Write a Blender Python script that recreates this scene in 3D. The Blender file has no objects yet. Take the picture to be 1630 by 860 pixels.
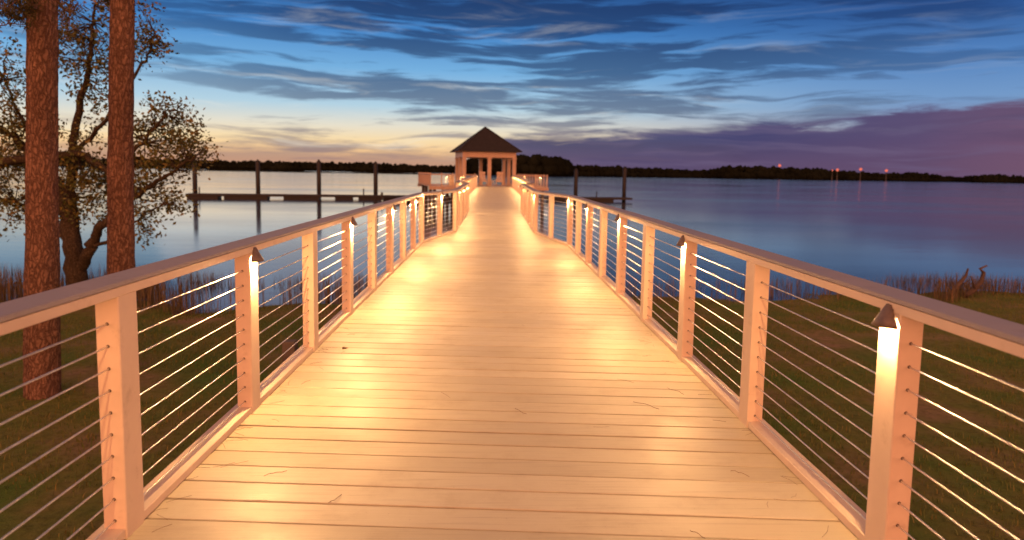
import bpy, math, random
from mathutils import Vector, Matrix, noise

random.seed(7)
R = math.radians
sc = bpy.context.scene
col = sc.collection

# ------------------------------------------------------------------ camera
PW, PH, F = 1630.0, 860.0, 1087.0
EYE = Vector((-0.035, 0.0, 1.496))
PITCH, YAW, ROLL = R(5.47), R(1.56), R(0.957)
cam = bpy.data.cameras.new('camera'); cam_o = bpy.data.objects.new('camera', cam); col.objects.link(cam_o)
CM = Matrix.Rotation(-YAW, 3, 'Z') @ Matrix.Rotation(R(90) - PITCH, 3, 'X') @ Matrix.Rotation(ROLL, 3, 'Z')
cam_o.location = EYE; cam_o.rotation_euler = CM.to_euler()
cam.sensor_width = 36.0; cam.lens = 36.0 * F / PW; cam.shift_y = -51.0 / PW
cam.clip_start = 0.05; cam.clip_end = 20000
cam.dof.use_dof = True; cam.dof.focus_distance = 4.2; cam.dof.aperture_fstop = 2.0
sc.camera = cam_o

def at(px, py, Y):
    """the place at depth Y (metres along the boardwalk) that the photo shows at px, py"""
    d = CM @ Vector((px - 815.0, -(py - 379.0), -F))
    return EYE + d * ((Y - EYE.y) / d.y)

# ------------------------------------------------------------------ mesh helpers
class MB:
    def __init__(s): s.v = []; s.f = []
    def face(s, pts):
        n = len(s.v); s.v += [tuple(p) for p in pts]; s.f.append(tuple(range(n, n + len(pts))))
    def box(s, lo, hi, M=None, bev=0.0):
        x0, y0, z0 = lo; x1, y1, z1 = hi; b = bev
        n = len(s.v)
        if b <= 0:
            pts = [(x0,y0,z0),(x1,y0,z0),(x1,y1,z0),(x0,y1,z0),(x0,y0,z1),(x1,y0,z1),(x1,y1,z1),(x0,y1,z1)]
            fs = [(0,3,2,1),(4,5,6,7),(0,1,5,4),(1,2,6,5),(2,3,7,6),(3,0,4,7)]
        else:                                   # chamfered vertical and horizontal edges
            def ring(i, z): return [(x0+i+b,y0+i,z),(x1-i-b,y0+i,z),(x1-i,y0+i+b,z),(x1-i,y1-i-b,z),(x1-i-b,y1-i,z),(x0+i+b,y1-i,z),(x0+i,y1-i-b,z),(x0+i,y0+i+b,z)]
            pts = ring(b,z0)+ring(0,z0+b)+ring(0,z1-b)+ring(b,z1)
            fs = [tuple(reversed(range(8))), tuple(range(24,32))]
            for r in range(3):
                for i in range(8):
                    j = (i+1) % 8; fs.append((r*8+i, r*8+j, r*8+8+j, r*8+8+i))
        if M is not None: pts = [tuple(M @ Vector(p)) for p in pts]
        s.v += pts; s.f += [tuple(n+i for i in f) for f in fs]
    def tube(s, pts, rad, n=8, cap=True):
        pts = [Vector(p) for p in pts]
        if not isinstance(rad, (list, tuple)): rad = [rad]*len(pts)
        base = len(s.v); up = None
        for i, p in enumerate(pts):
            t = (pts[min(i+1, len(pts)-1)] - pts[max(i-1, 0)]).normalized()
            if up is None:
                up = Vector((0,0,1)) if abs(t.z) < .9 else Vector((1,0,0))
            a = t.cross(up)
            if a.length < 1e-5: a = t.orthogonal()
            a.normalize(); b = a.cross(t).normalized(); up = b
            for k in range(n):
                w = 2*math.pi*k/n
                s.v.append(tuple(p + (a*math.cos(w) + b*math.sin(w))*rad[i]))
        for i in range(len(pts)-1):
            for k in range(n):
                j = (k+1) % n
                s.f.append((base+i*n+k, base+i*n+j, base+i*n+n+j, base+i*n+n+k))
        if cap:
            s.f.append(tuple(base+k for k in reversed(range(n))))
            e = base+(len(pts)-1)*n; s.f.append(tuple(e+k for k in range(n)))
    def sweep(s, path, prof, side, step=0):
        """path: list of (x, y, z) on the inner face line; prof: (outward, height) ring; mitred in plan"""
        n = len(prof); base = len(s.v)
        P = [Vector(p) for p in path]
        for i, p in enumerate(P):
            d0 = (P[i]-P[i-1]).to_2d().normalized() if i else None
            d1 = (P[i+1]-P[i]).to_2d().normalized() if i < len(P)-1 else None
            d0 = d0 or d1; d1 = d1 or d0
            n0 = Vector((d0.y, -d0.x))*side; n1 = Vector((d1.y, -d1.x))*side
            m = (n0+n1).normalized(); m = m / max(.3, m.dot(n0))
            for (o, h) in prof: s.v.append((p.x+m.x*o, p.y+m.y*o, p.z+h))
        for i in range(len(P)-1):
            for k in range(n):
                j = (k+1) % n
                s.f.append((base+i*n+k, base+i*n+j, base+i*n+n+j, base+i*n+n+k))
        s.f.append(tuple(base+k for k in reversed(range(n))))
        e = base+(len(P)-1)*n; s.f.append(tuple(e+k for k in range(n)))
    def blob(s, c, r, amp=.25, freq=1.0, nu=10, nv=6, flat=1.0):
        base = len(s.v); c = Vector(c); off = Vector((random.random()*50, random.random()*50, 0))
        for i in range(nv+1):
            th = math.pi*i/nv
            for k in range(nu):
                ph = 2*math.pi*k/nu
                d = Vector((math.sin(th)*math.cos(ph), math.sin(th)*math.sin(ph), math.cos(th)))
                q = r*(1+amp*noise.noise(d*freq*2+off))
                s.v.append((c.x+d.x*q, c.y+d.y*q, c.z+d.z*q*flat))
        for i in range(nv):
            for k in range(nu):
                j = (k+1) % nu
                s.f.append((base+i*nu+k, base+(i+1)*nu+k, base+(i+1)*nu+j, base+i*nu+j))
    def build(s, name, mat, parent=None, smooth=False, loc=None):
        me = bpy.data.meshes.new(name); me.from_pydata(s.v, [], s.f); me.update()
        if smooth: me.polygons.foreach_set('use_smooth', [True]*len(me.polygons))
        o = bpy.data.objects.new(name, me); col.objects.link(o)
        if mat: me.materials.append(mat)
        if parent: o.parent = parent
        if loc: o.location = loc
        return o

def tag(o, label, cat, group=None, kind=None):
    if label: o['label'] = label
    if cat: o['category'] = cat
    if group: o['group'] = group
    if kind: o['kind'] = kind
    return o
def empty(name, loc=(0,0,0), rz=0.0):
    o = bpy.data.objects.new(name, None); col.objects.link(o)
    o.location = loc; o.rotation_euler = (0, 0, rz); o.empty_display_size = .2
    return o
def copy_tree(o, parent=None):
    c = o.copy(); col.objects.link(c)
    if parent: c.parent = parent
    for ch in list(o.children): copy_tree(ch, c)
    return c

# ------------------------------------------------------------------ materials
def lin(r, g, b):
    f = lambda c: (c/255/12.92) if c/255 <= .04045 else ((c/255+.055)/1.055)**2.4
    return (f(r), f(g), f(b), 1.0)

class NT:
    def __init__(s, tree): s.t = tree
    def n(s, typ, **kw):
        nd = s.t.nodes.new(typ)
        for k, v in kw.items(): setattr(nd, k, v)
        return nd
    def put(s, sock, v):
        if hasattr(v, 'is_output') or isinstance(v, bpy.types.NodeSocket): s.t.links.new(v, sock)
        else: sock.default_value = v
    def math(s, op, a, b=None, c=None, clamp=False):
        nd = s.n('ShaderNodeMath', operation=op); nd.use_clamp = clamp
        s.put(nd.inputs[0], a)
        if b is not None: s.put(nd.inputs[1], b)
        if c is not None: s.put(nd.inputs[2], c)
        return nd.outputs[0]
    def smooth(s, v, a, b, lo=0.0, hi=1.0):
        nd = s.n('ShaderNodeMapRange', interpolation_type='SMOOTHSTEP')
        s.put(nd.inputs[0], v); s.put(nd.inputs[1], a); s.put(nd.inputs[2], b); s.put(nd.inputs[3], lo); s.put(nd.inputs[4], hi)
        return nd.outputs[0]
    def mix(s, f, a, b, mode='MIX'):
        nd = s.n('ShaderNodeMix', data_type='RGBA', blend_type=mode)
        s.put(nd.inputs[0], f); s.put(nd.inputs[6], a); s.put(nd.inputs[7], b)
        return nd.outputs[2]
    def ramp(s, f, stops, interp='LINEAR'):
        nd = s.n('ShaderNodeValToRGB'); cr = nd.color_ramp; cr.interpolation = interp
        while len(cr.elements) < len(stops): cr.elements.new(.5)
        for e, (p, c) in zip(cr.elements, stops): e.position = p; e.color = c
        s.put(nd.inputs[0], f); return nd.outputs[0]
    def noise(s, vec, scale, detail=4, rough=.55, dist=0.0):
        nd = s.n('ShaderNodeTexNoise'); s.put(nd.inputs['Vector'], vec)
        nd.inputs['Scale'].default_value = scale; nd.inputs['Detail'].default_value = detail
        nd.inputs['Roughness'].default_value = rough; nd.inputs['Distortion'].default_value = dist
        return nd.outputs[0]
    def mapping(s, vec, scale=(1,1,1), rot=(0,0,0), loc=(0,0,0)):
        nd = s.n('ShaderNodeMapping'); s.put(nd.inputs[0], vec)
        nd.inputs['Scale'].default_value = scale; nd.inputs['Rotation'].default_value = rot; nd.inputs['Location'].default_value = loc
        return nd.outputs[0]

def material(name):
    m = bpy.data.materials.new(name); m.use_nodes = True
    m.node_tree.nodes.clear(); t = NT(m.node_tree)
    out = t.n('ShaderNodeOutputMaterial'); p = t.n('ShaderNodeBsdfPrincipled')
    m.node_tree.links.new(p.outputs[0], out.inputs[0])
    return m, t, p
def bump(t, p, h, strength, dist):
    b = t.n('ShaderNodeBump'); b.inputs['Strength'].default_value = strength; b.inputs['Distance'].default_value = dist
    t.put(b.inputs['Height'], h); t.put(p.inputs['Normal'], b.outputs[0]); return b

def basic(name, c, rough=.6, var=.15, scale=4.0, metal=0.0, bmp=.2, bscale=40.0, spec=.5):
    m, t, p = material(name)
    v = t.n('ShaderNodeTexCoord').outputs['Object']
    n = t.noise(v, scale, 6)
    dark = tuple(x*(1-var) for x in c)+(1,); light = tuple(min(1, x*(1+var)) for x in c)+(1,)
    t.put(p.inputs['Base Color'], t.ramp(n, [(.3, dark), (.7, light)]))
    p.inputs['Roughness'].default_value = rough; p.inputs['Metallic'].default_value = metal
    p.inputs['Specular IOR Level'].default_value = spec
    if bmp: bump(t, p, t.noise(v, bscale, 5), bmp, .004)
    return m

def painted(name, c, rough=.42):
    """brushed outdoor paint on timber: faint grain, rubbed and dirty patches"""
    m, t, p = material(name)
    v = t.n('ShaderNodeTexCoord').outputs['Object']
    patch = t.noise(v, 2.2, 7, .62)
    grain = t.noise(t.mapping(v, (70, 5, 12)), 1.0, 4, .6)
    grain2 = t.noise(t.mapping(v, (60, 60, 4)), 1.0, 4, .6)
    grime = t.smooth(t.noise(v, 9.0, 8, .7), .56, .74)
    a = tuple(x*.88 for x in c)+(1,); b = tuple(min(1, x*1.06) for x in c)+(1,)
    base = t.ramp(patch, [(.3, a), (.68, b)])
    base = t.mix(t.math('MULTIPLY', grime, .35), base, (c[0]*.55, c[1]*.5, c[2]*.42, 1))
    t.put(p.inputs['Base Color'], base)
    t.put(p.inputs['Roughness'], t.smooth(patch, .25, .75, rough-.08, rough+.16))
    h = t.math('ADD', t.math('MULTIPLY', grain, .6), t.math('MULTIPLY', grain2, .6))
    bump(t, p, h, .22, .003)
    return m

def deck_paint():
    m, t, p = material('deck_paint')
    tc = t.n('ShaderNodeTexCoord').outputs['Object']
    isl = t.n('ShaderNodeNewGeometry').outputs['Random Per Island']
    sh = t.n('ShaderNodeCombineXYZ'); t.put(sh.inputs[0], t.math('MULTIPLY', isl, 37.0)); t.put(sh.inputs[1], t.math('MULTIPLY', isl, 11.0))
    va = t.n('ShaderNodeVectorMath', operation='ADD'); t.put(va.inputs[0], tc); t.put(va.inputs[1], sh.outputs[0])
    v = va.outputs[0]
    grain = t.noise(t.mapping(v, (2.0, 46, 20)), 1.0, 6, .62, .6)
    fine = t.noise(t.mapping(v, (9.0, 120, 20)), 1.0, 4, .6)
    scuff = t.noise(tc, 3.1, 8, .66)
    speck = t.smooth(t.noise(tc, 60.0, 3, .6), .66, .76)
    c = t.ramp(isl, [(0.0, (.49,.43,.31,1)), (.5, (.55,.485,.35,1)), (1.0, (.60,.54,.41,1))])
    c = t.mix(t.smooth(scuff, .48, .74, 0, .35), c, (.36,.28,.20,1))
    c = t.mix(t.smooth(grain, .5, .75, 0, .45), c, (.32,.25,.18,1))
    c = t.mix(t.math('MULTIPLY', speck, .45), c, (.30,.23,.17,1))
    t.put(p.inputs['Base Color'], c)
    t.put(p.inputs['Roughness'], t.math('ADD', t.smooth(scuff, .3, .75, .38, .53), t.math('MULTIPLY', fine, .08)))
    p.inputs['Specular IOR Level'].default_value = .85
    h = t.math('ADD', t.math('MULTIPLY', grain, 1.0), t.math('MULTIPLY', fine, .5))
    bump(t, p, h, .4, .004)
    return m

def emitter(name, c, s):
    m = bpy.data.materials.new(name); m.use_nodes = True; m.node_tree.nodes.clear(); t = NT(m.node_tree)
    out = t.n('ShaderNodeOutputMaterial'); e = t.n('ShaderNodeEmission')
    e.inputs[0].default_value = c+(1,); e.inputs[1].default_value = s
    m.node_tree.links.new(e.outputs[0], out.inputs[0]); return m

def bark(name, dark, light, sx=1.0):
    m, t, p = material(name)
    v = t.n('ShaderNodeTexCoord').outputs['Object']
    warp = t.noise(v, 6.0, 5)
    vv = t.n('ShaderNodeVectorMath', operation='ADD'); t.put(vv.inputs[0], t.mapping(v, (24*sx, 24*sx, 6.5*sx)))
    cx = t.n('ShaderNodeCombineXYZ'); [t.put(cx.inputs[i], t.math('MULTIPLY', warp, 3.2)) for i in range(3)]
    t.put(vv.inputs[1], cx.outputs[0])
    vo = t.n('ShaderNodeTexVoronoi', feature='DISTANCE_TO_EDGE'); t.put(vo.inputs['Vector'], vv.outputs[0]); vo.inputs['Scale'].default_value = 1.0
    n = t.noise(v, 22.0, 7, .65)
    crack = t.smooth(t.math('ADD', vo.outputs['Distance'], t.math('MULTIPLY', t.math('SUBTRACT', t.noise(v, 14.0, 6, .7), .5), .55)), -.04, .26)
    tone = t.smooth(t.noise(t.mapping(v, (3, 3, 1.1)), 1.0, 5, .6), .3, .7, .72, 1.1)
    c = t.ramp(n, [(.3, dark+(1,)), (.72, light+(1,))])
    c = t.mix(crack, tuple(x*.62 for x in dark)+(1,), c)
    tn = t.n('ShaderNodeCombineXYZ'); [t.put(tn.inputs[i], tone) for i in range(3)]
    c = t.mix(1.0, c, tn.outputs[0], 'MULTIPLY')
    t.put(p.inputs['Base Color'], c); p.inputs['Roughness'].default_value = .92; p.inputs['Specular IOR Level'].default_value = .15
    h = t.math('ADD', crack, t.math('MULTIPLY', n, .6))
    bump(t, p, h, .8, .018)
    return m

def leaf(name, a, b, trans=.25):
    m, t, p = material(name)
    isl = t.n('ShaderNodeNewGeometry').outputs['Random Per Island']
    c = t.ramp(isl, [(0.0, a+(1,)), (.7, b+(1,)), (1.0, (b[0]*1.5, b[1]*1.1, b[2], 1))])
    t.put(p.inputs['Base Color'], c); p.inputs['Roughness'].default_value = .55
    p.inputs['Specular IOR Level'].default_value = .3
    return m

M = {}
M['deck'] = deck_paint()
M['paint'] = painted('cream_paint', (.76, .62, .49))
M['tan'] = painted('tan_paint', (.50, .36, .28))
M['cap'] = painted('dusk_cap_paint', (.36, .34, .36), .55)  # same cream paint, with the caps' dim violet dusk light put into the colour
M['cable'] = basic('steel_cable', (.70, .68, .66), .34, .12, 60, .85, .3, 400)
M['bronze'] = basic('bronze_hood', (.20, .15, .13), .5, .3, 30, .35, .3, 200)
M['hole'] = basic('cable_hole', (.10, .065, .05), .8, .2, 50, 0, 0)
M['glass'] = emitter('lamp_lens', (1.0, .62, .30), 320.0)
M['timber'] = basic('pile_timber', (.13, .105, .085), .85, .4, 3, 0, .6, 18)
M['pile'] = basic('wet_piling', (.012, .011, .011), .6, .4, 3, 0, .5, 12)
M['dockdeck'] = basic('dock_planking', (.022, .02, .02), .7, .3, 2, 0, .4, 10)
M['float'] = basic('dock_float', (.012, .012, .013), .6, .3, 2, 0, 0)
M['pine'] = bark('pine_bark', (.20, .11, .075), (.37, .22, .15))
M['oakbark'] = bark('oak_bark', (.075, .055, .035), (.15, .115, .075), 1.4)
M['leaf'] = leaf('oak_leaf', (.065, .085, .018), (.15, .145, .036))
M['needle'] = leaf('pine_needle', (.045, .055, .02), (.10, .085, .03))
M['grass'] = leaf('grass_blade', (.085, .15, .024), (.16, .165, .04))
M['reed'] = leaf('reed_blade', (.075, .06, .032), (.16, .125, .065))
M['dead'] = basic('dead_wood', (.10, .07, .06), .9, .4, 6, 0, .8, 30)
M['twig'] = basic('twig_brown', (.2, .12, .075), .9, .4, 60, 0, 0)
M['roofing'] = basic('roof_shingle', (.018, .014, .015), .85, .25, 3, 0, .6, 9)
M['canoe'] = basic('boat_hull', (.02, .018, .02), .5, .3, 2, 0, 0)
M['forest'] = basic('far_forest', (.012, .014, .010), 1.0, .5, .02, 0, 0, spec=0.0)
M['beacon'] = emitter('beacon_red', (1.0, .2, .12), 1.0)
M['mast'] = basic('mast_steel', (.05, .05, .05), .6, .2, 2, 0, 0)

# ------------------------------------------------------------------ world: dusk sky
def make_world():
    w = bpy.data.worlds.new('World'); sc.world = w; w.use_nodes = True
    tr = w.node_tree; tr.nodes.clear(); t = NT(tr)
    out = t.n('ShaderNodeOutputWorld'); bg = t.n('ShaderNodeBackground')
    tr.links.new(bg.outputs[0], out.inputs[0])
    d = t.n('ShaderNodeTexCoord').outputs['Generated']
    sp = t.n('ShaderNodeSeparateXYZ'); t.put(sp.inputs[0], d); x, y, z = sp.outputs
    el = t.math('ARCSINE', z); az = t.math('ARCTAN2', x, y)
    E = t.math('MULTIPLY', t.math('ABSOLUTE', el), 1087/275.0)            # 1 = about 14.5 degrees up
    e4 = t.math('DIVIDE', E, 4.0, clamp=True)
    L = lambda *c: lin(*c)
    warm = t.ramp(e4, [(0, L(240,168,112)), (.022, L(247,196,138)), (.042, L(247,219,170)), (.062, L(228,222,204)), (.09, L(176,208,226)),
                       (.14, L(114,174,222)), (.19, L(64,132,200)), (.25, L(26,74,138)), (.34, L(44,66,112)), (.55, L(160,130,120)), (1, L(168,136,122))])
    cool = t.ramp(e4, [(0, L(150,105,110)), (.03, L(146,118,132)), (.06, L(134,146,176)), (.10, L(112,152,200)), (.15, L(78,128,190)),
                       (.20, L(42,86,150)), (.25, L(24,62,124)), (.34, L(44,60,104)), (.55, L(160,130,120)), (1, L(168,136,122))])  # last two stops of both ramps: unseen overhead sky brightened to light the bank
    side = t.smooth(az, -.05, .62)
    side = t.math('MAXIMUM', side, t.smooth(az, -.7, -1.5))
    sky = t.mix(side, warm, cool)
    # streaks of high cloud, long and thin along the horizon
    cv = t.n('ShaderNodeCombineXYZ'); t.put(cv.inputs[0], az); t.put(cv.inputs[1], el); 
    wob = t.noise(t.mapping(cv.outputs[0], (3.0, 9.0, 1)), 1.0, 3)
    cw = t.n('ShaderNodeCombineXYZ'); t.put(cw.inputs[0], az); t.put(cw.inputs[1], t.math('ADD', el, t.math('MULTIPLY', t.math('SUBTRACT', wob, .5), .05)))
    s1 = t.noise(t.mapping(cw.outputs[0], (2.6, 28, 1), (0,0,R(2.5)), (3.7, 1.3, 0)), 1.0, 8, .6, .2)
    s2 = t.noise(t.mapping(cw.outputs[0], (5.5, 70, 1), (0,0,R(-2)), (1.1, 8.2, 0)), 1.0, 6, .58, .3)
    big = t.noise(t.mapping(cv.outputs[0], (2.2, 6, 1), (0,0,0), (9.0, 4.4, 0)), 1.0, 2)
    cl = t.math('ADD', t.math('MULTIPLY', s1, .60), t.math('ADD', t.math('MULTIPLY', s2, .36), t.math('MULTIPLY', big, .30)))
    m = t.smooth(cl, .603, .682)
    fade = t.smooth(az, .25, .7, 1.0, .55)
    m = t.math('MULTIPLY', t.math('MULTIPLY', m, fade), t.smooth(az, -.62, -.12, .5, 1.0))
    ccol = t.ramp(e4, [(0, L(150,118,112)), (.04, L(140,128,134)), (.08, L(84,100,130)), (.14, L(36,68,114)), (.20, L(16,46,96)), (.3, L(10,34,78)), (1, L(10,24,56))])
    sky = t.mix(t.math('MULTIPLY', m, .78), sky, ccol)
    # pale wisps
    s3 = t.noise(t.mapping(cw.outputs[0], (4.0, 38, 1), (0,0,R(4)), (7.9, 5.1, 0)), 1.0, 7, .62, .8)
    wisp = t.math('MULTIPLY', t.smooth(s3, .54, .74), t.smooth(E, 1.3, .25, 0, .42))
    sky = t.mix(wisp, sky, t.mix(side, L(236,232,220), L(150,165,190)))
    # cloud bank low over the horizon: thin on the glow side, tall and purple to the other side
    edge = t.noise(t.mapping(cv.outputs[0], (6, 40, 1), (0,0,0), (2.0, 6.6, 0)), 1.0, 7, .62, .5)
    ed = t.math('MULTIPLY', t.math('SUBTRACT', edge, .5), .22)
    top_r = t.math('ADD', t.smooth(az, -.02, .75, .205, .375), t.smooth(az, -.08, .03, -.25, 0.0))
    bank = t.math('SUBTRACT', t.math('ADD', top_r, ed), E)
    bm = t.smooth(t.math('SUBTRACT', bank, t.math('MULTIPLY', t.smooth(s3, .5, .72), .05)), -.03, .035)
    bcol = t.ramp(t.smooth(az, .0, .78), [(0, L(44,62,112)), (.45, L(54,57,108)), (.8, L(82,67,108)), (1, L(114,80,108))])
    bcol = t.mix(t.smooth(E, .22, .02, 0, .38), bcol, L(112,86,106))
    bcol = t.mix(t.smooth(s2, .45, .66, 0, .5), bcol, L(104,92,128))
    bcol = t.mix(t.smooth(s1, .5, .3, 0, .35), bcol, L(46,44,84))
    sky = t.mix(t.math('MULTIPLY', bm, .95), sky, bcol)
    top_l = t.math('ADD', t.smooth(az, -.35, -.1, .105, .14), t.math('MULTIPLY', ed, .9))
    lm = t.math('MULTIPLY', t.smooth(t.math('SUBTRACT', top_l, E), -.02, .05), t.smooth(az, -.62, -.35, .2, .62))
    lm = t.math('MULTIPLY', lm, t.smooth(az, .06, 0.0))
    sky = t.mix(lm, sky, t.mix(t.smooth(E, .12, .0), L(122,112,128), L(166,132,126)))
    # warm fill glow added to the sky behind the viewer, lighting posts and trunks
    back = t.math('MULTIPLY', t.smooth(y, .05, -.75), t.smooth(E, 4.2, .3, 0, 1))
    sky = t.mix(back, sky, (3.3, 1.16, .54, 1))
    # a little of the physical twilight sky on top
    ns = t.n('ShaderNodeTexSky', sky_type='NISHITA'); ns.sun_disc = False
    ns.sun_elevation = R(-3.0); ns.sun_rotation = R(-14)
    add = t.mix(1.0, sky, t.mix(1.0, ns.outputs[0], (.05,.05,.05,1), 'MULTIPLY'), 'ADD')
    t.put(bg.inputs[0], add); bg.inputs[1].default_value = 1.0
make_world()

sun = bpy.data.lights.new('sun', 'SUN'); sun.energy = .04; sun.angle = R(25); sun.color = (1, .72, .5)
sun_o = bpy.data.objects.new('sun', sun); col.objects.link(sun_o)
sun_o.rotation_euler = (R(88), 0, R(180-14+28)); sun_o.location = (-30, 120, 10)

# ------------------------------------------------------------------ ground, lake bed, water
WATER = -1.89
def shore(x):
    if x < 0: s = 17.2 + .10*(-x-7) + 1.1*noise.noise(Vector((x*.35, 3.1, 0)))
    else: s = 18.2 + .13*x + 1.2*noise.noise(Vector((x*.3, 7.7, 0)))
    return s
def ground_z(x, y):
    d = shore(x) - y
    z = -1.90 + .20*max(0.0, min(1.0, d/7.0)) + .035*noise.noise(Vector((x*.5, y*.5, 0))) + .015*noise.noise(Vector((x*2, y*2, 4)))
    if d < 0: z = -1.90 + .02*noise.noise(Vector((x*.9, y*.9, 2))) - min(1.8, (-d)*.16)
    z += .11*math.exp(-((x+6.2)**2/1.4 + (y-12.0)**2/3.0))
    # a shallow pool among the reeds left of the walk
    return z
def grid(xs, ys, fz):
    mb = MB(); n = len(xs)
    for y_ in ys:
        for x_ in xs: mb.v.append((x_, y_, fz(x_, y_)))
    for j in range(len(ys)-1):
        for i in range(n-1): mb.f.append((j*n+i, j*n+i+1, j*n+n+i+1, j*n+n+i))
    return mb
def axis(fine0, fine1, step, far0, far1):
    a = [fine0 + step*i for i in range(int((fine1-fine0)/step)+1)]
    s = step; v = a[0]; lo = []
    while v > far0: s *= 1.35; v = max(far0, v-s); lo.append(v)
    s = step; v = a[-1]; hi = []
    while v < far1: s *= 1.35; v = min(far1, v+s); hi.append(v)
    return lo[::-1]+a+hi

gm, t, p = material('soil_and_turf')
v = t.n('ShaderNodeTexCoord').outputs['Object']
n1 = t.noise(v, .55, 6, .6); n2 = t.noise(v, 9.0, 6, .7)
c = t.ramp(n1, [(.35, (.10,.175,.03,1)), (.52, (.18,.18,.048,1)), (.68, (.30,.20,.11,1))])
c = t.mix(t.smooth(n2, .4, .75, 0, .5), c, (.045,.045,.014,1))
t.put(p.inputs['Base Color'], c); p.inputs['Roughness'].default_value = .95; p.inputs['Specular IOR Level'].default_value = .1
bump(t, p, n2, .8, .05)
g = grid(axis(-22, 26, .35, -6000, 6000), axis(-4, 26, .35, -400, 9000), ground_z).build('ground', gm, smooth=True)
tag(g, 'dark grassy bank below the boardwalk sloping to the water', 'ground', kind='structure')

wm, t, p = material('lake_water')
v = t.n('ShaderNodeTexCoord').outputs['Object']
p.inputs['Base Color'].default_value = (.028, .030, .042, 1); p.inputs['IOR'].default_value = 1.333
t.put(p.inputs['Roughness'], t.smooth(t.noise(t.mapping(v, (.02, .06, 1)), 1.0, 4), .35, .7, .08, .16))
h = t.math('ADD', t.noise(t.mapping(v, (.5, 1.4, 1)), 1.0, 3), t.math('MULTIPLY', t.noise(t.mapping(v, (2.5, 6, 1)), 1.0, 3), .3))
bump(t, p, h, .06, .06)
wo = MB(); wo.face([(-9000, -300, 0), (9000, -300, 0), (9000, 12000, 0), (-9000, 12000, 0)])
tag(wo.build('water', wm, loc=(0,0,WATER)), 'calm lake reflecting the dusk sky', 'water', kind='structure')

# ------------------------------------------------------------------ boardwalk
Y0, DY = 2.642, 1.4375
yk = lambda k: Y0 + DY*k
K0, K1 = -3, 40
KP = [(-9, 1.494), (8, 1.494), (10, .96), (16, .96), (18, 1.53), (60, 1.53)]
def half(y):
    k = (y-Y0)/DY
    for (a, wa), (b, wb) in zip(KP, KP[1:]):
        if a <= k <= b: return wa + (wb-wa)*(k-a)/(b-a)
    return KP[-1][1]
def elev(y): return 0.0 if y < 18 else .215*min(1.0, (y-18)/42.0)
YEND = 60.6

walk = empty('boardwalk', (0, -2.4, 0))
tag(walk, 'long cream painted plank boardwalk leading out to the pavilion', 'boardwalk')
mb = MB(); y = -2.3; SK = -.062
while y < YEND:
    pitch = .180 + random.uniform(-.002, .002); gap = random.choice([.009, .011, .012, .013, .016]) 
    y1 = y + pitch - gap; dz = random.uniform(-.0015, .0015); ch = .0025
    ends = []
    for sgn in (-1, 1):
        ring = []
        for (yy, zz) in ((y, -.04), (y, -ch), (y+ch, 0), (y1-ch, 0), (y1, -ch), (y1, -.04)):
            hx = half(yy)+.13; xx = sgn*hx
            sk = SK if yy < YEND-2 else 0
            ring.append((xx, yy + sk*xx, zz + dz + elev(yy)))
        ends.append(ring)
    n = len(mb.v); mb.v += ends[0]+ends[1]
    for i in range(6):
        j = (i+1) % 6; mb.f.append((n+i, n+6+i, n+6+j, n+j))
    mb.f.append(tuple(n+i for i in range(6))); mb.f.append(tuple(n+6+i for i in reversed(range(6))))
    y += pitch
dk = mb.build('decking', M['deck'], walk); dk.location = (0, 2.4, 0)
for xo in (-.8, 0, .8):
    mb = MB(); mb.sweep([(xo, -2.3, -.045), (xo, 18, -.045), (xo, 60, -.045+elev(60))], [(-.04,0),(.04,0),(.04,-.25),(-.04,-.25)], 1)
    mb.build('stringer', M['timber'], walk, loc=(0, 2.4, 0))
for s in (-1, 1):
    path = [(s*(half(q)+.132), q, elev(q)) for q in [-2.3, yk(8), yk(10), yk(16), yk(18), 40, 60.4]]
    mb = MB(); mb.sweep(path, [(0,-.006),(.035,-.006),(.035,-.24),(0,-.24)], s)
    mb.build('rim_joist', M['paint'], walk, loc=(0, 2.4, 0))
k = -2
while yk(k) < 60:
    for s in (-1, 1):
        q = yk(k)+.5; mb = MB(); mb.tube([(s*(half(q)-.25), q, -4.2), (s*(half(q)-.25), q, -.29)], .13, 10)
        mb.build('support_pile', M['timber'], walk, smooth=True, loc=(0, 2.4, 0))
    k += 3

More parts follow.
